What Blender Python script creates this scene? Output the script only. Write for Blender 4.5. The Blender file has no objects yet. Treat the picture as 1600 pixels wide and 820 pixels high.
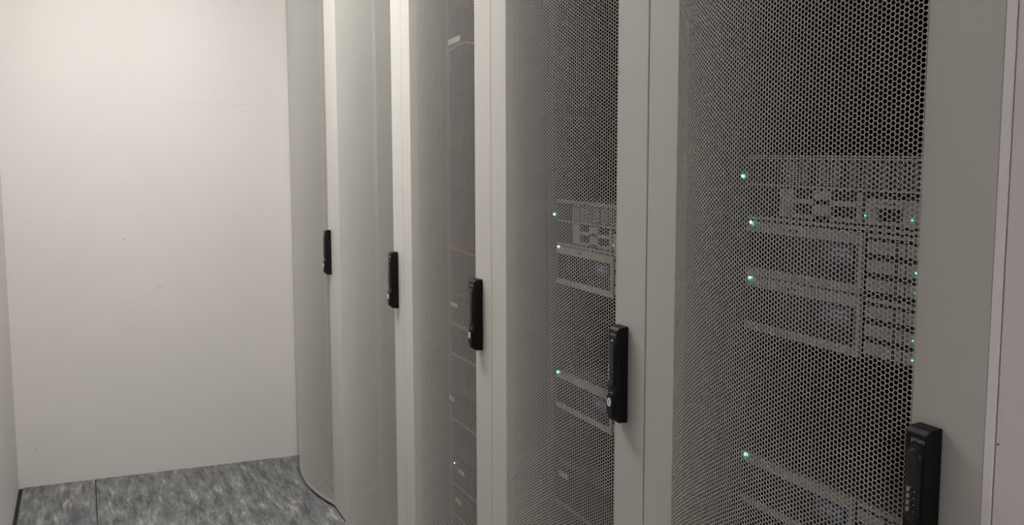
import bpy, bmesh, math, random
import numpy as np
from mathutils import Matrix, Vector

random.seed(4)
SC = bpy.context.scene
COL = SC.collection
X0 = 0.8708            # front plane of the cabinet row
CAMZ = 1.434
WL, WF, WB, WR, CEIL = -0.310, 4.660, -3.20, 2.05, 2.62

# ------------------------------------------------------------------ materials
def mat(name, col, rough=0.5, metal=0.0, emit=None, strength=0.0, spec=0.5):
    m = bpy.data.materials.new(name); m.use_nodes = True
    b = m.node_tree.nodes['Principled BSDF']
    b.inputs['Base Color'].default_value = (*col, 1)
    b.inputs['Roughness'].default_value = rough
    b.inputs['Metallic'].default_value = metal
    b.inputs['Specular IOR Level'].default_value = spec
    if emit:
        b.inputs['Emission Color'].default_value = (*emit, 1)
        b.inputs['Emission Strength'].default_value = strength
    return m

def noisy(name, c1, c2, scale, rough=0.5, bump=0.0, bscale=400, metal=0.0, spec=0.5):
    m = mat(name, c1, rough, metal, spec=spec)
    nt = m.node_tree; N = nt.nodes; L = nt.links
    b = N['Principled BSDF']
    tc = N.new('ShaderNodeTexCoord')
    n = N.new('ShaderNodeTexNoise'); n.inputs['Scale'].default_value = scale; n.inputs['Detail'].default_value = 4
    r = N.new('ShaderNodeValToRGB')
    r.color_ramp.elements[0].color = (*c1, 1); r.color_ramp.elements[1].color = (*c2, 1)
    r.color_ramp.elements[0].position = .35; r.color_ramp.elements[1].position = .65
    L.new(tc.outputs['Object'], n.inputs['Vector']); L.new(n.outputs['Fac'], r.inputs['Fac'])
    L.new(r.outputs['Color'], b.inputs['Base Color'])
    if bump:
        n2 = N.new('ShaderNodeTexNoise'); n2.inputs['Scale'].default_value = bscale
        bp = N.new('ShaderNodeBump'); bp.inputs['Strength'].default_value = bump; bp.inputs['Distance'].default_value = .001
        L.new(tc.outputs['Object'], n2.inputs['Vector']); L.new(n2.outputs['Fac'], bp.inputs['Height'])
        L.new(bp.outputs['Normal'], b.inputs['Normal'])
    return m

M = {}
PAINT = (.486, .477, .446)
M['paint'] = noisy('cabinet_paint', PAINT, (.497, .487, .457), 3, .42, .10, 700, spec=.35)
M['mesh'] = mat('perforated_steel_paint', PAINT, .45, spec=.35)
M['inner'] = mat('cabinet_inner_paint', (.085, .082, .076), .5)
M['inner2'] = mat('pale_inner_paint', (.40, .39, .36), .5)
M['black'] = noisy('black_plastic', (.004, .004, .0043), (.0065, .0065, .007), 30, .5, .08, 900, spec=.22)
M['blackg'] = mat('black_gloss_plastic', (.008, .008, .009), .25)
M['recess'] = mat('recess_black', (.004, .004, .004), .6)
M['silver'] = mat('lock_silver', (.72, .72, .70), .4, .1)
M['print'] = mat('grey_print', (.55, .57, .60), .5)
M['dial'] = mat('dial_wheel', (.035, .035, .038), .35)
M['chassis'] = noisy('beige_chassis', (.39, .37, .35), (.43, .41, .385), 12, .5)
M['lever'] = mat('lever_plastic', (.011, .011, .012), .3, spec=.4)
M['dark'] = mat('dark_slot', (.012, .011, .011), .6)
M['darkmetal'] = noisy('dark_server_metal', (.022, .022, .024), (.03, .03, .033), 15, .45, metal=.2)
M['lcd'] = mat('display_glass', (.07, .08, .13), .2, emit=(.35, .42, .80), strength=.012)
M['lcdt'] = mat('display_text', (.30, .31, .40), .4, emit=(.6, .65, .9), strength=.02)
M['led'] = mat('green_led', (.1, .8, .5), .3, emit=(.16, 1.0, .62), strength=13)
M['ledd'] = mat('dim_green_led_or_glow', (.05, .3, .2), .3, emit=(.08, .8, .5), strength=1.2)
M['labelw'] = mat('white_label', (.50, .51, .51), .5)
M['ledm'] = mat('small_green_led', (.08, .5, .35), .3, emit=(.10, .95, .58), strength=3.0)
M['case'] = noisy('steel_case', (.05, .05, .05), (.065, .065, .065), 12, .5)
M['lip'] = mat('grey_lip', (.16, .16, .155), .5)
M['red'] = mat('red_cable', (.45, .05, .03), .45)
M['orange'] = mat('orange_cable', (.30, .12, .06), .45)
M['lamp'] = mat('lamp_diffuser', (.9, .9, .9), .5, emit=(1.0, .978, .950), strength=18.5)
M['lamp2'] = mat('rear_lamp_diffuser', (.9, .9, .9), .5, emit=(1.0, .970, .955), strength=12.5)
M['lampw'] = mat('lamp_housing', (.8, .8, .8), .4)
M['trimw'] = mat('pale_trim_paint', (.80, .765, .80), .45, spec=.3)
M['sidew'] = noisy('pale_panel_paint', (.68, .65, .675), (.70, .67, .695), 5, .45, .05, 500, spec=.3)
M['ceil'] = mat('ceiling_white', (.75, .74, .72), .8)

def wall_mat(name, marks):
    """painted board: faint mottling and a few small scuffs at places of their own"""
    m = mat(name, (.74, .71, .69), .7, spec=.2)
    nt = m.node_tree; N = nt.nodes; L = nt.links; b = N['Principled BSDF']
    g = N.new('ShaderNodeNewGeometry')
    n = N.new('ShaderNodeTexNoise'); n.inputs['Scale'].default_value = 2.2; n.inputs['Detail'].default_value = 5
    L.new(g.outputs['Position'], n.inputs['Vector'])
    r = N.new('ShaderNodeValToRGB')
    r.color_ramp.elements[0].color = (.725, .70, .675, 1); r.color_ramp.elements[1].color = (.755, .725, .705, 1)
    r.color_ramp.elements[0].position = .3; r.color_ramp.elements[1].position = .7
    L.new(n.outputs['Fac'], r.inputs['Fac'])
    cur = r.outputs['Color']
    for (p, size, rotv, dark) in marks:
        mp = N.new('ShaderNodeMapping'); mp.vector_type = 'TEXTURE'
        mp.inputs['Location'].default_value = p
        mp.inputs['Rotation'].default_value = (0, rotv, 0)
        mp.inputs['Scale'].default_value = size
        L.new(g.outputs['Position'], mp.inputs['Vector'])
        wn = N.new('ShaderNodeTexNoise'); wn.inputs['Scale'].default_value = 1.4
        L.new(mp.outputs['Vector'], wn.inputs['Vector'])
        ln = N.new('ShaderNodeVectorMath'); ln.operation = 'LENGTH'
        L.new(mp.outputs['Vector'], ln.inputs[0])
        ad = N.new('ShaderNodeMath'); ad.operation = 'ADD'
        L.new(ln.outputs['Value'], ad.inputs[0]); L.new(wn.outputs['Fac'], ad.inputs[1])
        mr = N.new('ShaderNodeMapRange')
        mr.inputs['From Min'].default_value = .7; mr.inputs['From Max'].default_value = 1.6
        mr.inputs['To Min'].default_value = dark; mr.inputs['To Max'].default_value = 0
        L.new(ad.outputs['Value'], mr.inputs['Value'])
        mx = N.new('ShaderNodeMixRGB'); mx.inputs['Color2'].default_value = (.30, .29, .27, 1)
        L.new(mr.outputs['Result'], mx.inputs['Fac']); L.new(cur, mx.inputs['Color1'])
        cur = mx.outputs['Color']
    L.new(cur, b.inputs['Base Color'])
    return m

def floor_mat():
    m = mat('marbled_vinyl', (.2, .2, .2), .5, spec=.3)
    nt = m.node_tree; N = nt.nodes; L = nt.links; b = N['Principled BSDF']
    g = N.new('ShaderNodeNewGeometry')
    # warp
    w = N.new('ShaderNodeTexNoise'); w.inputs['Scale'].default_value = 5; w.inputs['Detail'].default_value = 3
    L.new(g.outputs['Position'], w.inputs['Vector'])
    sc = N.new('ShaderNodeVectorMath'); sc.operation = 'SCALE'; sc.inputs['Scale'].default_value = .035
    L.new(w.outputs['Color'], sc.inputs[0])
    ad = N.new('ShaderNodeVectorMath'); ad.operation = 'ADD'
    L.new(g.outputs['Position'], ad.inputs[0]); L.new(sc.outputs['Vector'], ad.inputs[1])
    mp = N.new('ShaderNodeMapping'); mp.inputs['Rotation'].default_value = (0, 0, math.radians(-3))
    mp.inputs['Scale'].default_value = (12, 2.3, 1)
    L.new(ad.outputs['Vector'], mp.inputs['Vector'])
    a = N.new('ShaderNodeTexNoise'); a.inputs['Scale'].default_value = 2.0; a.inputs['Detail'].default_value = 9; a.inputs['Roughness'].default_value = .74
    a.inputs['Distortion'].default_value = .15
    L.new(mp.outputs['Vector'], a.inputs['Vector'])
    r = N.new('ShaderNodeValToRGB'); e = r.color_ramp.elements
    e[0].position = .38; e[0].color = (.088, .090, .094, 1)
    e[1].position = .67; e[1].color = (.44, .44, .435, 1)
    k = e.new(.47); k.color = (.165, .170, .175, 1)
    k = e.new(.56); k.color = (.215, .220, .224, 1)
    k = e.new(.615); k.color = (.32, .322, .32, 1)
    mp2 = N.new('ShaderNodeMapping'); mp2.inputs['Scale'].default_value = (48, 7, 1); mp2.inputs['Rotation'].default_value = (0, 0, math.radians(5))
    L.new(ad.outputs['Vector'], mp2.inputs['Vector'])
    a2 = N.new('ShaderNodeTexNoise'); a2.inputs['Scale'].default_value = 1.6; a2.inputs['Detail'].default_value = 4; a2.inputs['Roughness'].default_value = .6
    L.new(mp2.outputs['Vector'], a2.inputs['Vector'])
    mm = N.new('ShaderNodeMath'); mm.operation = 'MULTIPLY_ADD'; mm.inputs[1].default_value = .45; mm.inputs[2].default_value = -.225
    L.new(a2.outputs['Fac'], mm.inputs[0])
    sm = N.new('ShaderNodeMath'); sm.operation = 'ADD'
    L.new(a.outputs['Fac'], sm.inputs[0]); L.new(mm.outputs[0], sm.inputs[1])
    L.new(sm.outputs[0], r.inputs['Fac'])
    cur = r.outputs['Color']
    sx = N.new('ShaderNodeSeparateXYZ'); L.new(g.outputs['Position'], sx.inputs['Vector'])
    # tile to tile tone (600 mm tiles)
    def seam(axis, off, width, dark):
        s = N.new('ShaderNodeMath'); s.operation = 'SUBTRACT'; s.inputs[1].default_value = off
        L.new(sx.outputs[axis], s.inputs[0])
        p = N.new('ShaderNodeMath'); p.operation = 'PINGPONG'; p.inputs[1].default_value = .3
        L.new(s.outputs[0], p.inputs[0])
        lt = N.new('ShaderNodeMath'); lt.operation = 'LESS_THAN'; lt.inputs[1].default_value = width
        L.new(p.outputs[0], lt.inputs[0])
        ml = N.new('ShaderNodeMath'); ml.operation = 'MULTIPLY'; ml.inputs[1].default_value = dark
        L.new(lt.outputs[0], ml.inputs[0])
        return ml.outputs[0]
    for (axis, off, width, dark) in (('X', -.008, .0011, .75), ('Y', 4.10, .0012, .6)):
        f = seam(axis, off, width, dark)
        mx = N.new('ShaderNodeMixRGB'); mx.inputs['Color2'].default_value = (.03, .03, .032, 1)
        L.new(f, mx.inputs['Fac']); L.new(cur, mx.inputs['Color1']); cur = mx.outputs['Color']
    s1 = N.new('ShaderNodeMath'); s1.operation = 'ADD'; s1.inputs[1].default_value = .008; L.new(sx.outputs['X'], s1.inputs[0])
    s2 = N.new('ShaderNodeMath'); s2.operation = 'ABSOLUTE'; L.new(s1.outputs[0], s2.inputs[0])
    s3 = N.new('ShaderNodeMath'); s3.operation = 'LESS_THAN'; s3.inputs[1].default_value = .0019; L.new(s2.outputs[0], s3.inputs[0])
    mx = N.new('ShaderNodeMixRGB'); mx.inputs['Color2'].default_value = (.012, .012, .013, 1)
    L.new(s3.outputs[0], mx.inputs['Fac']); L.new(cur, mx.inputs['Color1']); cur = mx.outputs['Color']
    L.new(cur, b.inputs['Base Color'])
    return m
M['floor'] = floor_mat()

# ------------------------------------------------------------------ helpers
def link(name, me, parent=None, loc=None):
    o = bpy.data.objects.new(name, me); COL.objects.link(o)
    if parent: o.parent = parent
    if loc: o.location = loc
    return o

def finish(bm, name, m, parent=None, bevel=0.0, smooth=False, seg=2):
    bmesh.ops.recalc_face_normals(bm, faces=bm.faces)
    me = bpy.data.meshes.new(name); bm.to_mesh(me); bm.free()
    me.materials.append(m)
    if smooth:
        for p in me.polygons: p.use_smooth = True
    o = link(name, me, parent)
    if bevel:
        md = o.modifiers.new('bevel', 'BEVEL'); md.width = bevel; md.segments = seg; md.limit_method = 'ANGLE'
        md.angle_limit = math.radians(35)
    return o

def bx(bm, x0, x1, y0, y1, z0, z1):
    v = [bm.verts.new((x, y, z)) for x in (x0, x1) for y in (y0, y1) for z in (z0, z1)]
    for f in ((0,1,3,2),(4,6,7,5),(0,4,5,1),(2,3,7,6),(0,2,6,4),(1,5,7,3)):
        bm.faces.new([v[i] for i in f])

def box(name, m, dims, parent=None, bevel=0.0, seg=2):
    bm = bmesh.new()
    for d in (dims if isinstance(dims[0], (tuple, list)) else [dims]): bx(bm, *d)
    return finish(bm, name, m, parent, bevel, seg=seg)

def prism(bm, pts, x0, x1):
    """outline pts (y,z) extruded from x0 (front) to x1"""
    a = [bm.verts.new((x0, p[0], p[1])) for p in pts]
    b = [bm.verts.new((x1, p[0], p[1])) for p in pts]
    bm.faces.new(a); bm.faces.new(b[::-1])
    n = len(pts)
    for i in range(n): bm.faces.new((a[i], b[i], b[(i+1) % n], a[(i+1) % n]))

def disc(bm, x0, x1, y, z, r, n=16, rz=None):
    prism(bm, [(y + r*math.cos(2*math.pi*i/n), z + (rz or r)*math.sin(2*math.pi*i/n)) for i in range(n)], x0, x1)

def capsule(y, zlo, zhi, r, n=12):
    pts = []
    for i in range(n+1):
        t = math.pi*i/n; pts.append((y + r*math.cos(t), zhi - r + r*math.sin(t)))
    for i in range(n+1):
        t = math.pi + math.pi*i/n; pts.append((y + r*math.cos(t), zlo + r + r*math.sin(t)))
    return pts

def tube(name, m, pts, r, parent=None, n=8):
    bm = bmesh.new(); rings = []
    P = [Vector(p) for p in pts]
    for i, p in enumerate(P):
        t = (P[min(i+1, len(P)-1)] - P[max(i-1, 0)]).normalized()
        a = t.cross(Vector((.13, .2, 1))).normalized(); b = t.cross(a)
        rings.append([bm.verts.new(p + r*(math.cos(2*math.pi*k/n)*a + math.sin(2*math.pi*k/n)*b)) for k in range(n)])
    for i in range(len(rings)-1):
        for k in range(n): bm.faces.new((rings[i][k], rings[i][(k+1) % n], rings[i+1][(k+1) % n], rings[i+1][k]))
    bm.faces.new(rings[0]); bm.faces.new(rings[-1][::-1])
    return finish(bm, name, m, parent, smooth=True)

def text_mesh(name, body, size, m, parent, x, y, z, thin=0.0):
    """lettering on a face that looks to -x, read with +y at the left"""
    cu = bpy.data.curves.new(name, 'FONT'); cu.body = body; cu.size = size; cu.extrude = .00012; cu.offset = thin
    cu.align_x = 'CENTER'; cu.align_y = 'CENTER'; cu.resolution_u = 4
    t = bpy.data.objects.new(name + '_tmp', cu); COL.objects.link(t)
    dg = bpy.context.evaluated_depsgraph_get()
    me = bpy.data.meshes.new_from_object(t.evaluated_get(dg))
    bpy.data.objects.remove(t); bpy.data.curves.remove(cu)
    R = Matrix(((0, 0, -1, x), (-1, 0, 0, y), (0, 1, 0, z), (0, 0, 0, 1)))
    me.transform(R)
    me.materials.clear(); me.materials.append(m)
    return link(name, me, parent)

def tag(o, label=None, cat=None, group=None, kind=None):
    if label: o['label'] = label
    if cat: o['category'] = cat
    if group: o['group'] = group
    if kind: o['kind'] = kind
    return o

def empty(name, loc, label, cat, group=None):
    o = bpy.data.objects.new(name, None); COL.objects.link(o); o.location = loc; o.empty_display_size = .05
    return tag(o, label, cat, group)

def kids(o): return [c for c in bpy.data.objects if c.parent == o]
def copy_tree(o, parent=None):
    c = o.copy(); COL.objects.link(c)
    if parent: c.parent = parent
    for k in kids(o): copy_tree(k, c)
    return c

def hex_sheet(W, z0, z1, pitch, ratio, thick, fmap, wratio=None):
    """perforated sheet: real hexagonal holes. fmap(u, d) -> x, y for position u along the sheet and depth d"""
    cs0 = pitch*math.sqrt(3)/2
    n = max(2, round((W - 1.1*pitch)/cs0) + 1)
    cs = (W - 1.1*pitch)/(n - 1)
    rows = int((z1 - z0)/pitch)
    I, J = np.meshgrid(np.arange(n), np.arange(rows), indexing='ij')
    I = I.ravel(); J = J.ravel()
    cu = -W/2 + .55*pitch + I*cs
    cz = z0 + pitch*(J + .5 + .5*(I % 2))
    ang = np.arange(6)*math.pi/3
    ou = cu[:, None] + np.array([2/3, 1/3, -1/3, -2/3, -1/3, 1/3])[None]*cs
    oz = cz[:, None] + np.sin(ang)[None]*pitch/math.sqrt(3)
    first = I == 0; last = I == n-1
    ou[np.ix_(first, [2, 3, 4])] = -W/2
    ou[np.ix_(last, [0, 1, 5])] = W/2
    iu = cu[:, None] + np.cos(ang)[None]*pitch/math.sqrt(3)*ratio*(cs/cs0)
    iz = cz[:, None] + np.sin(ang)[None]*pitch/math.sqrt(3)*ratio
    H = len(I)
    V = np.empty((H, 18, 3), np.float32)
    for k, (u, z, d) in enumerate(((ou, oz, 0.0), (iu, iz, 0.0), (iu, iz, thick))):
        x, y = fmap(u, d)
        V[:, 6*k:6*k+6, 0] = x; V[:, 6*k:6*k+6, 1] = y; V[:, 6*k:6*k+6, 2] = z
    q = []
    for k in range(6):
        l = (k+1) % 6
        q.append((k, 6+k, 6+l, l)); q.append((6+k, 12+k, 12+l, 6+l))
    Q = (np.array(q)[None] + (np.arange(H)*18)[:, None, None]).reshape(-1)
    me = bpy.data.meshes.new('perforated_panel')
    me.vertices.add(H*18); me.vertices.foreach_set('co', V.reshape(-1))
    nf = H*12
    me.loops.add(nf*4); me.loops.foreach_set('vertex_index', Q.astype(np.int32))
    me.polygons.add(nf)
    me.polygons.foreach_set('loop_start', np.arange(0, nf*4, 4, dtype=np.int32))
    me.update(calc_edges=True); me.shade_flat()
    return me

# ------------------------------------------------------------------ the setting
def struct(name, m, dims, bevel=0):
    return tag(box(name, m, dims, bevel=bevel), kind='structure')
struct('floor', M['floor'], (WL+.016, WR, WB, WF, -.04, 0))
struct('ceiling', M['ceil'], (WL-.1, WR+.1, WB-.1, WF+.1, CEIL, CEIL+.1))
# far wall marks in world coordinates (x, y, z)
wm_far = wall_mat('far_wall_paint', [
    ((.155, WF, 1.045), (.006, 1, .009), 0, .45),
    ((.285, WF, .83), (.06, 1, .005), -.55, .20),
    ((.17, WF, .775), (.07, 1, .006), -.25, .12),
    ((-.235, WF, .155), (.004, 1, .011), .15, .55),
    ((.62, WF, 1.63), (.30, 1, .003), 0, .16),
    ((.53, WF, .80), (.05, 1, .004), -.3, .10)])
struct('wall_far', wm_far, (WL-.1, WR+.1, WF, WF+.1, -.04, CEIL))
struct('wall_left', wall_mat('left_wall_paint', []), (WL-.1, WL, WB, WF, -.04, CEIL))
struct('wall_back', wall_mat('back_wall_paint', []), (WL-.1, WR+.1, WB-.1, WB, -.04, CEIL))
struct('wall_rear', wall_mat('rear_wall_paint', []), (WR, WR+.1, WB, WF, -.04, CEIL))
struct('wall_right', M['sidew'], (X0, X0+.05, WB, .7540, 0, CEIL))
struct('trim_1', M['trimw'], (X0-.0006, X0+.05, .7568, .7690, 0, CEIL), .0012)
# black joint along the foot of the left wall
struct('trim_2', M['recess'], (WL, WL+.018, WB, WF, -.03, -.004))
# little fixing in the panel joint and the sealant dot over the far cabinet
bm = bmesh.new(); disc(bm, X0-.0008, X0+.001, .7515, 1.125, .0010, 10)
tag(finish(bm, 'screw', M['dial']), 'tiny dark screw head in the pale panel at the right edge', 'screw')

# ceiling lamps over the aisle
def lamp(y0, y1, x0, x1, label, m):
    t = empty('ceiling_light', ((x0+x1)/2, (y0+y1)/2, CEIL), label, 'ceiling light')
    hx, hy = (x1-x0)/2, (y1-y0)/2
    box('lamp_frame', M['lampw'], [(-hx-.02, hx+.02, -hy-.02, -hy, -.05, 0), (-hx-.02, hx+.02, hy, hy+.02, -.05, 0),
        (-hx-.02, -hx, -hy, hy, -.05, 0), (hx, hx+.02, -hy, hy, -.05, 0)], t)
    box('lamp_diffuser', m, (-hx, hx, -hy, hy, -.045, -.01), t)
    return t
lamp(2.35, 3.95, .02, .42, 'long flush ceiling light over the far end of the aisle', M['lamp'])
lamp(-2.6, -1.0, -.05, .35, 'long flush ceiling light behind the camera', M['lamp2'])

# ------------------------------------------------------------------ cabinets
Z0, Z1 = .014, 2.20
NEAR, FAR, SAG = .104, .090, .050
TH = .020

def arc_funcs(width):
    c = width - NEAR - FAR; yc = NEAR + c/2
    R = (c*c/4 + SAG*SAG)/(2*SAG); pm = math.asin(c/2/R)
    def f(u, d):
        ph = u/R
        return -((R - d)*np.cos(ph) - R*math.cos(pm)), yc + (R - d)*np.sin(ph)
    return f, 2*R*pm

PITCH = .00632
def build_door(cab, width):
    f, W = arc_funcs(width)
    g = .0005
    bm = bmesh.new()
    # near strip, far strip: folded sheet with a lip beside the perforated part
    bx(bm, 0, TH, g, NEAR, Z0, Z1)
    bx(bm, 0, TH, width-FAR, width-g, Z0, Z1)
    # solid crescent rims top and bottom, following the bulge
    n = 28
    for (za, zb) in ((Z0, Z0+.016), (Z1-.016, Z1)):
        rows = []
        for i in range(n+1):
            u = -W/2 + W*i/n
            x, y = f(u, -.0006)
            x = min(float(x), 0.0); y = float(y)
            rows.append([bm.verts.new((x, y, za)), bm.verts.new((x, y, zb)), bm.verts.new((TH, y, za)), bm.verts.new((TH, y, zb))])
        for i in range(n):
            a, b = rows[i], rows[i+1]
            bm.faces.new((a[0], a[1], b[1], b[0])); bm.faces.new((a[1], a[3], b[3], b[1]))
            bm.faces.new((a[0], b[0], b[2], a[2])); bm.faces.new((a[2], b[2], b[3], a[3]))
        bm.faces.new((rows[0][0], rows[0][2], rows[0][3], rows[0][1]))
        bm.faces.new((rows[-1][0], rows[-1][1], rows[-1][3], rows[-1][2]))
    door = finish(bm, 'door', M['paint'], cab, .0012)
    me = hex_sheet(W, Z0+.010, Z1-.012, PITCH, .835, .0014 if width > .8 else .0010, f)
    me.materials.append(M['mesh'])
    link('perforated_panel', me, door)
    return door

def build_handle(door):
    """swing handle with combination wheels, on the near strip"""
    ya, yb, zt, zb, dp = .056, .0905, 1.1225, .950, .0225
    yc = (ya+yb)/2; h = zt-zb
    # housing with a tapered front and a sloping top shoulder
    bm = bmesh.new()
    back = [(ya, zb), (yb, zb), (yb, zt), (ya, zt)]
    mid = [(ya+.0005, zb+.0006), (yb-.0005, zb+.0006), (yb-.0005, zt-.0015), (ya+.0005, zt-.0015)]
    fr = [(ya+.0022, zb+.004), (yb-.0022, zb+.004), (yb-.0022, zt-.0070), (ya+.0022, zt-.0070)]
    L = [[bm.verts.new((x, *p)) for p in s] for x, s in ((-.0002, back), (-dp+.0055, mid), (-dp, fr))]
    bm.faces.new(L[0]); bm.faces.new(L[2][::-1])
    for a, b in ((0, 1), (1, 2)):
        for i in range(4): bm.faces.new((L[a][i], L[a][(i+1) % 4], L[b][(i+1) % 4], L[b][i]))
    hb = finish(bm, 'handle_housing', M['black'], door, .0016, seg=3)
    # recess, lever, lower thumb pad
    bm = bmesh.new(); prism(bm, capsule(yc, zt-.655*h, zt-.112*h, .0118), -dp-.0004, -dp+.002)
    finish(bm, 'handle_recess', M['recess'], door)
    bm = bmesh.new()
    prof = [(0.0, .0108), (-.0014, .0106), (-.0027, .0098), (-.0034, .0084), (-.0037, .0062)]
    rings = []
    for dx, r in prof:
        rings.append([bm.verts.new((-dp+dx, *p)) for p in capsule(yc, zt-.645*h + (.0112-r), zt-.135*h - (.0112-r)*1.3, r)])
    for a, b in zip(rings, rings[1:]):
        m_ = len(a)
        for i in range(m_): bm.faces.new((a[i], b[i], b[(i+1) % m_], a[(i+1) % m_]))
    bm.faces.new(rings[-1]); bm.faces.new(rings[0][::-1])
    finish(bm, 'handle_lever', M['lever'], door, smooth=False)
    bm = bmesh.new()
    rings = []
    for dx, gr in ((0.0, 0.0), (-.0025, -.0008), (-.0045, -.0025), (-.0052, -.005)):
        rings.append([bm.verts.new((-dp+dx, *p)) for p in capsule(yc, zt-.965*h-gr*.8, zt-.675*h+gr, .0138+gr)])
    for a, b in zip(rings, rings[1:]):
        m_ = len(a)
        for i in range(m_): bm.faces.new((a[i], b[i], b[(i+1) % m_], a[(i+1) % m_]))
    bm.faces.new(rings[-1]); bm.faces.new(rings[0][::-1])
    finish(bm, 'handle_grip', M['black'], door)
    bm = bmesh.new(); disc(bm, -dp-.0068, -dp-.0048, yc, zt-.79*h, .0064, 24, .0078)
    lk = tag(finish(bm, 'lock_cap', M['silver'], door, .0004), 'round silver lock cap')
    bm = bmesh.new(); bx(bm, -dp-.0071, -dp-.0066, yc-.0008, yc+.0008, zt-.79*h-.0035, zt-.79*h+.0035)
    finish(bm, 'keyhole', M['recess'], door)
    # four number wheels
    for k in range(4):
        zc = zt - (.415 + .045*k)*h
        bm = bmesh.new()
        pr = [(-dp-.0037, -.0030), (-dp-.0052, -.0020), (-dp-.0057, 0), (-dp-.0052, .0020), (-dp-.0037, .0030)]
        a = [bm.verts.new((x, yc-.0012, zc+z)) for x, z in pr]; b = [bm.verts.new((x, yc+.0066, zc+z)) for x, z in pr]
        bm.faces.new(a); bm.faces.new(b[::-1])
        for i in range(5): bm.faces.new((a[i], b[i], b[(i+1) % 5], a[(i+1) % 5]))
        wobj = finish(bm, 'number_wheel', M['dial'], door)
        me = text_mesh('wheel_digit', '8', .0068, M['print'], door, -dp-.0058, yc+.0028, zc)
        bm = bmesh.new(); bx(bm, -dp-.0040, -dp-.0036, yc-.0056, yc-.0032, zc-.0016, zc-.0009)
        finish(bm, 'wheel_mark', M['print'], door)
    text_mesh('handle_lettering', 'prism', .0090, M['print'], door, -dp-.0002, yc-.0032, zt-.0142, -.00022)

def build_cabinet(width, loc, label, inner='inner'):
    cab = empty('server_cabinet', loc, label, 'server cabinet', 'server cabinets in the row')
    g = .002; D = 1.02; xb = TH + .003
    # outer shell: sides, roof, base, rear
    box('side_panel', M[inner], (xb+.03, D, g, g+.012, .05, Z1-.012), cab)
    box('side_panel', M[inner], (xb+.03, D, width-g-.012, width-g, .05, Z1-.012), cab)
    box('roof_panel', M['paint'], (xb, D, g, width-g, Z1-.012, Z1), cab)
    box('base_panel', M[inner], (xb+.03, D, g, width-g, .036, .05), cab)
    box('rear_panel', M['dark'], (D, D+.02, g, width-g, 0, Z1), cab)
    box('plinth', M['recess'], [(xb+.03, D, g, g+.04, 0, .036), (xb+.03, D, width-g-.04, width-g, 0, .036),
                                (xb+.03, xb+.06, g, width-g, 0, .036)], cab)
    # front frame uprights and cross members
    pw = .034
    box('front_frame', M[inner], [(xb, xb+.03, g, g+pw, .05, Z1-.012), (xb, xb+.03, width-g-pw, width-g, .05, Z1-.012),
                                    (xb, xb+.03, g+pw, width-g-pw, .036, .075), (xb, xb+.03, g+pw, width-g-pw, Z1-.05, Z1-.012)], cab)
    # 19 inch mounting rails with their square holes
    mid = width/2
    for s in (-1, 1):
        bm = bmesh.new()
        yi = mid + s*.2455; yo = mid + s*.285
        a, b = min(yi, yo), max(yi, yo)
        bx(bm, .115, .118, a, b, .05, Z1-.012)
        yo2 = yo - s*.003
        bx(bm, .115, .16, min(yo, yo2), max(yo, yo2), .05, Z1-.012)
        rail = finish(bm, 'mounting_rail', M[inner], cab)
        if width > .8: continue
        bm = bmesh.new(); yc = mid + s*.2515; z = .08
        while z < Z1-.05:
            bx(bm, .1144, .115, yc-.0045, yc+.0045, z-.0045, z+.0045); z += .01482
        finish(bm, 'rail_hole_row', M['dark'], rail)
    door = build_door(cab, width)
    build_handle(door)
    return cab

B = [.769, 1.4770, 2.1825, 2.8882, 3.790, 4.652]
WN = .7055
LBL = ['server cabinet nearest the camera, its perforated door filling the right of the picture',
       'second server cabinet from the camera, beige units behind its perforated door',
       'middle cabinet of the row, dark equipment with small grey labels behind its door',
       'wide server cabinet second from the far wall, its grey door seen almost edge-on',
       'farthest server cabinet, its curved door standing against the white end wall']
cabs = []
c5 = build_cabinet(WN, (X0, B[0], 0), LBL[0]); cabs.append(c5)
for i in (1, 2):
    c = copy_tree(c5); c.location = (X0, B[i], 0); c['label'] = LBL[i]; cabs.append(c)
cabs.append(build_cabinet(B[4]-B[3], (X0, B[3], 0), LBL[3], 'inner2'))
cabs.append(build_cabinet(B[5]-B[4], (X0, B[4], 0), LBL[4], 'inner2'))

# ------------------------------------------------------------------ equipment (local frame: x 0 = front face, y from near to far, z 0 = bottom)
SX = .98                       # world x of the equipment fronts
HW = .2415
def led(parent, y, z, r=.0016, m='led', x=-.0015):
    bm = bmesh.new(); bmesh.ops.create_uvsphere(bm, u_segments=10, v_segments=6, radius=r)
    bmesh.ops.translate(bm, verts=bm.verts, vec=(x, y, z))
    return finish(bm, 'status_light_or_glow', M[m], parent, smooth=True)

def ears(t, h, m):
    box('rack_ear', M[m], (0, .003, -HW, -.222, .001, h-.001), t, .0005)
    box('rack_ear', M[m], (0, .003, .222, HW, .001, h-.001), t, .0005)

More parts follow.
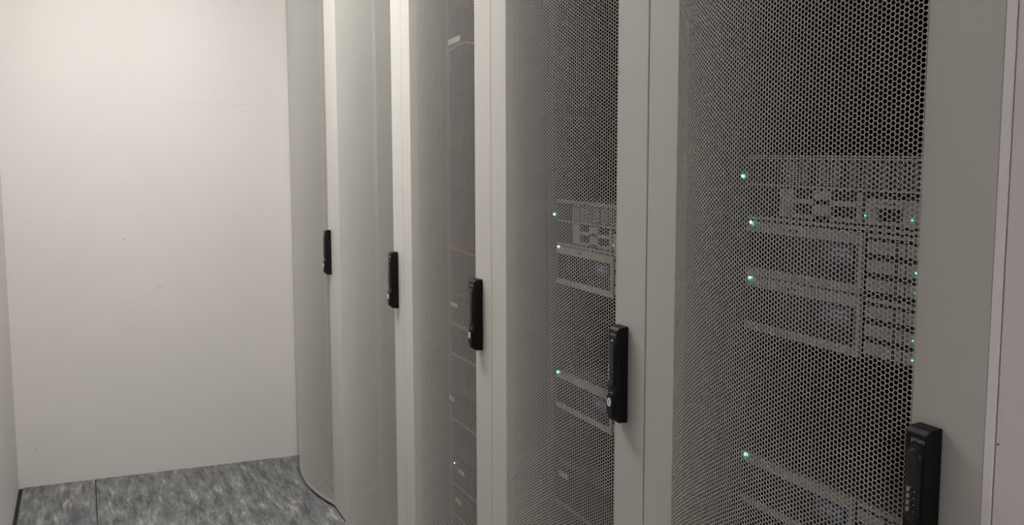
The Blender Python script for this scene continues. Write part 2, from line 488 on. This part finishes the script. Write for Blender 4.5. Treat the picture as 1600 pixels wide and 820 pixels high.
def disk_array(loc, label, labelplate=False):
    """2U unit: black front with a display, light frame, three stacked drive bays at the near side.
       loc is the bottom centre of its front"""
    h = .0875
    t = empty('disk_array', loc, label, 'storage unit', 'disk arrays in the near cabinets')
    box('chassis', M['case'], (.006, .62, -.218, .218, 0, h), t, .001)
    ears(t, h, 'case')
    # near side is -y. panel edges measured from the centre
    p1 = -.0335; 
    box('front_frame', M['chassis'], [(-.004, .006, p1-.010, .220, h-.0175, h-.0012), (-.004, .006, p1-.010, .220, .0010, .0135),
                                      (-.004, .006, p1-.010, p1, .0135, h-.0175)], t, .0006)
    box('black_bezel', M['blackg'], (-.001, .006, p1, .220, .0135, h-.0175), t)
    d = box('display', M['lcd'], (-.0022, -.001, p1+.010, p1+.072, .040, .066), t)
    box('display_text', M['lcdt'], [(-.0026, -.0022, p1+.016+.011*k, p1+.023+.011*k, .050, .0545) for k in range(4)] +
        [(-.0026, -.0022, p1+.018, p1+.050, .058, .0605)], d)
    kn = bmesh.new()
    for k in range(3): disc(kn, -.003, -.001, p1+.085+.014*k, .030, .004, 12)
    finish(kn, 'button', M['darkmetal'], t)
    ya, yb = -.220, p1-.0165
    box('bay_surround', M['dark'], (.0, .006, ya, yb+.006, .003, h-.003), t)
    for k in range(3):
        zb = .0085 + k*.0255
        c = box('drive_carrier', M['chassis'], (-.003, .006, ya+.001, yb, zb, zb+.0165), t, .0008)
        box('carrier_latch', M['darkmetal'], [(-.0034, -.003, yb-.055, yb-.0535, zb+.001, zb+.0155), (-.0034, -.003, yb-.058, yb-.0565, zb+.001, zb+.0155),
                                         (-.0034, -.003, yb-.073, yb-.0716, zb+.001, zb+.0155)], c)
        box('carrier_grille', M['dark'], [(-.0034, -.003, ya+.004+.006*j, ya+.007+.006*j, zb+.003, zb+.0135) for j in range(9)], c)
        if k < 2: led(c, yb-.091, zb+.008, .0012, 'ledm', x=-.0042)
    box('bay_top_rail', M['chassis'], (-.003, .006, ya, yb, h-.006, h-.0012), t)
    led(t, .206, h-.003 if not labelplate else h-.005, .0022, x=-.0062)
    led(t, .150, h-.010, .0009, 'ledd', x=-.0048)
    if labelplate:
        box('name_plate', M['labelw'], (-.0046, -.004, .088, .130, h-.014, h-.004), t)
    else:
        box('name_plate', M['darkmetal'], [(-.0044, -.004, .094+.006*j, .098+.006*j, h-.0115, h-.0075) for j in range(4)], t)
    return t

def bay_chassis(loc, label):
    h = .1005
    t = empty('controller_chassis', loc, label, 'storage controller', 'controller chassis in the near cabinets')
    box('chassis', M['case'], (.006, .62, -.218, .218, 0, h), t, .001)
    ears(t, h, 'case')
    box('front_backing', M['dark'], (.0035, .006, -.220, .220, .001, h-.001), t)
    # honeycomb vent over the top half
    me = hex_sheet(.360, h-.0455, h-.006, .0072, .80, .0015, lambda u, d: (-.002 + d + u*0, u - .038))
    me.materials.append(M['chassis']); link('vent_grille', me, t)
    def Y(w): return w - 1.1217            # world y measured in the nearest cabinet
    def Zz(w): return w - 1.3225
    box('front_frame', M['chassis'], [
        (-.004, .004, -.220, .220, h-.0062, h-.0035), (-.004, .004, -.220, .220, h-.0022, h),
        (-.004, .004, -.220, .220, h-.0475, h-.0445),
        (-.003, .004, Y(1.229), Y(1.262), .008, h-.050), (-.003, .004, Y(1.146), Y(1.184), .008, h-.050),
        (-.003, .004, Y(1.091), Y(1.229), Zz(1.3525), Zz(1.3595)),
        (-.003, .004, Y(1.085), Y(1.095), .008, h-.050),
        (-.003, .004, Y(1.091), Y(1.229), .008, Zz(1.3365)),
        (-.003, .004, -.220, .220, .0, .0045)], t, .0005)
    box('side_bezel', M['darkmetal'], (-.003, .0035, Y(1.264), .220, .006, h-.0065), t, .0008)
    mod = box('controller_module', M['chassis'], [
        (-.004, .004, -.2195, Y(1.076), Zz(1.354), Zz(1.366)),
        (-.004, .004, Y(1.054), Y(1.076), Zz(1.336), Zz(1.354)), (-.004, .004, -.2195, Y(1.008), Zz(1.336), Zz(1.354)),
        (-.004, .004, -.2195, Y(1.076), Zz(1.331), Zz(1.336))], t, .0005)
    box('module_marking', M['darkmetal'], [(-.0043, -.004, Y(1.040)-.006*j, Y(1.043)-.006*j, Zz(1.358), Zz(1.362)) for j in range(4)], mod)
    led(mod, Y(1.0755), Zz(1.3425), .0012, 'ledm', x=-.0045); led(mod, Y(.990), Zz(1.3415), .0011, 'ledm', x=-.0052)
    led(t, .2365, Zz(1.389), .0026, x=-.002)
    return t

def dark_server(loc, label, h=.0875, plate=(.100, .150), pz=None, edge=True, ledpos=None):
    t = empty('rack_server', loc, label, 'server', 'dark rack servers')
    box('chassis', M['darkmetal'], (.006, .68, -.218, .218, 0, h), t, .001)
    ears(t, h, 'darkmetal')
    box('bezel', M['black'], (-.006, .006, -.219, .219, .0078, h-.0015), t, .0015)
    gr = [(-.0068, -.006, -.205 + .0135*j, -.197 + .0135*j, .012, h-.016) for j in range(20)]
    box('bezel_grille', M['dark'], gr, t)
    if edge: box('lower_lip', M['lip'], (-.007, .006, -.219, .219, 0, .0075), t)
    z = pz if pz is not None else h-.014
    box('name_plate', M['labelw'], (-.0074, -.006, plate[0], plate[1], z-.0065, z+.0055), t)
    if ledpos: led(t, ledpos[0], ledpos[1], .0018, x=-.0085)
    return t

C5, C4, C3 = [b + WN/2 for b in B[:3]]
S = SX
bay_chassis((S, C5, 1.3225), 'beige controller chassis with honeycomb vent, topmost unit behind the nearest door')
disk_array((S, C5, 1.2325), 'disk array directly below the vented chassis behind the nearest door')
disk_array((S, C5, 1.1445), 'second disk array below the vented chassis behind the nearest door')
disk_array((S, C5, .8560), 'low disk array with a pale name plate behind the nearest door, beside the big handle', True)
bay_chassis((S, C4, 1.2200), 'beige controller chassis with honeycomb vent, topmost unit behind the second door')
disk_array((S, C4, 1.1310), 'disk array directly below the vented chassis behind the second door')
disk_array((S, C4, .8470), 'disk array with a pale name plate beside the handle of the second door', True)
dark_server((S, C4, .625), 'black server with a small grey label low behind the second door', plate=(.150, .195), pz=.074, ledpos=None)
dark_server((S, C3, .925), 'black server with a grey label beside the handle behind the middle door', plate=(.170, .225), pz=.060)
dark_server((S, C3, .835), 'black server just below the handle-height one behind the middle door', plate=(-.10, -.05), edge=True)
dark_server((S, C3, .640), 'black server with a grey label below the handle of the middle door', plate=(.20, .245), pz=.062)
dark_server((S, C3, .445), 'black server with a green light low behind the middle door', plate=(.12, .17), pz=.055, ledpos=(.200, .068))
dark_server((S, C3, .350), 'lowest black server behind the middle door', plate=(.15, .20), pz=.055)

# reflected green LED glow on the nearest cabinet's far upright, imitated by emissive dots
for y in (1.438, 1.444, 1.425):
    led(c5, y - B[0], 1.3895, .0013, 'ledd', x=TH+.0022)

# red cable and tagged orange cable in the middle cabinet
def sag(y0, y1, z, dz, x): return [(x + .004*math.sin(k), y0 + (y1-y0)*k/12, z - dz*math.sin(math.pi*k/12)) for k in range(13)]
tag(tube('patch_cable', M['red'], sag(C3-.235, C3+.235, 1.155, .010, SX-.012), .0022),
    'thin red cable across the front of the middle cabinet', 'cable')
oc = empty('tagged_cable', (SX-.01, C3, 1.72), 'orange cable with a white paper tag high behind the middle door', 'cable')
tube('cable', M['orange'], [(.0, -.235+.47*k/12, -.006+.007*math.sin(k*.9)) for k in range(13)], .0022, oc)
tg = box('paper_tag', M['labelw'], (-.001, .001, -.048, .048, -.0075, .0075), oc, .0003)
tg.location = (-.004, .158, .012); tg.rotation_euler = (math.radians(-3), 0, 0)

# ------------------------------------------------------------------ camera
f = 1580.0
def ray(x, y): return Vector((x-800, -(y-410), -f))
Yc = ray(127, 233).normalized(); U = -ray(839, 14700)
Zc = (U - U.dot(Yc)*Yc).normalized(); Xc = Yc.cross(Zc)
cam = bpy.data.cameras.new('camera'); cam.sensor_width = 36; cam.lens = 36*f/1600; cam.clip_start = .02
co = bpy.data.objects.new('camera', cam); COL.objects.link(co)
R = Matrix((Xc, Yc, Zc)).to_4x4()
co.matrix_world = Matrix.Translation((0, 0, CAMZ)) @ R
SC.camera = co

# ------------------------------------------------------------------ world and view
w = bpy.data.worlds.new('world'); SC.world = w; w.use_nodes = True
w.node_tree.nodes['Background'].inputs[0].default_value = (.02, .02, .02, 1)
SC.view_settings.view_transform = 'Standard'; SC.view_settings.look = 'None'
SC.view_settings.gamma = 1; SC.view_settings.use_curve_mapping = False
SC.view_settings.exposure = 0.0
SC.cycles.max_bounces = 10; SC.cycles.diffuse_bounces = 6
SC.cycles.sample_clamp_indirect = 4
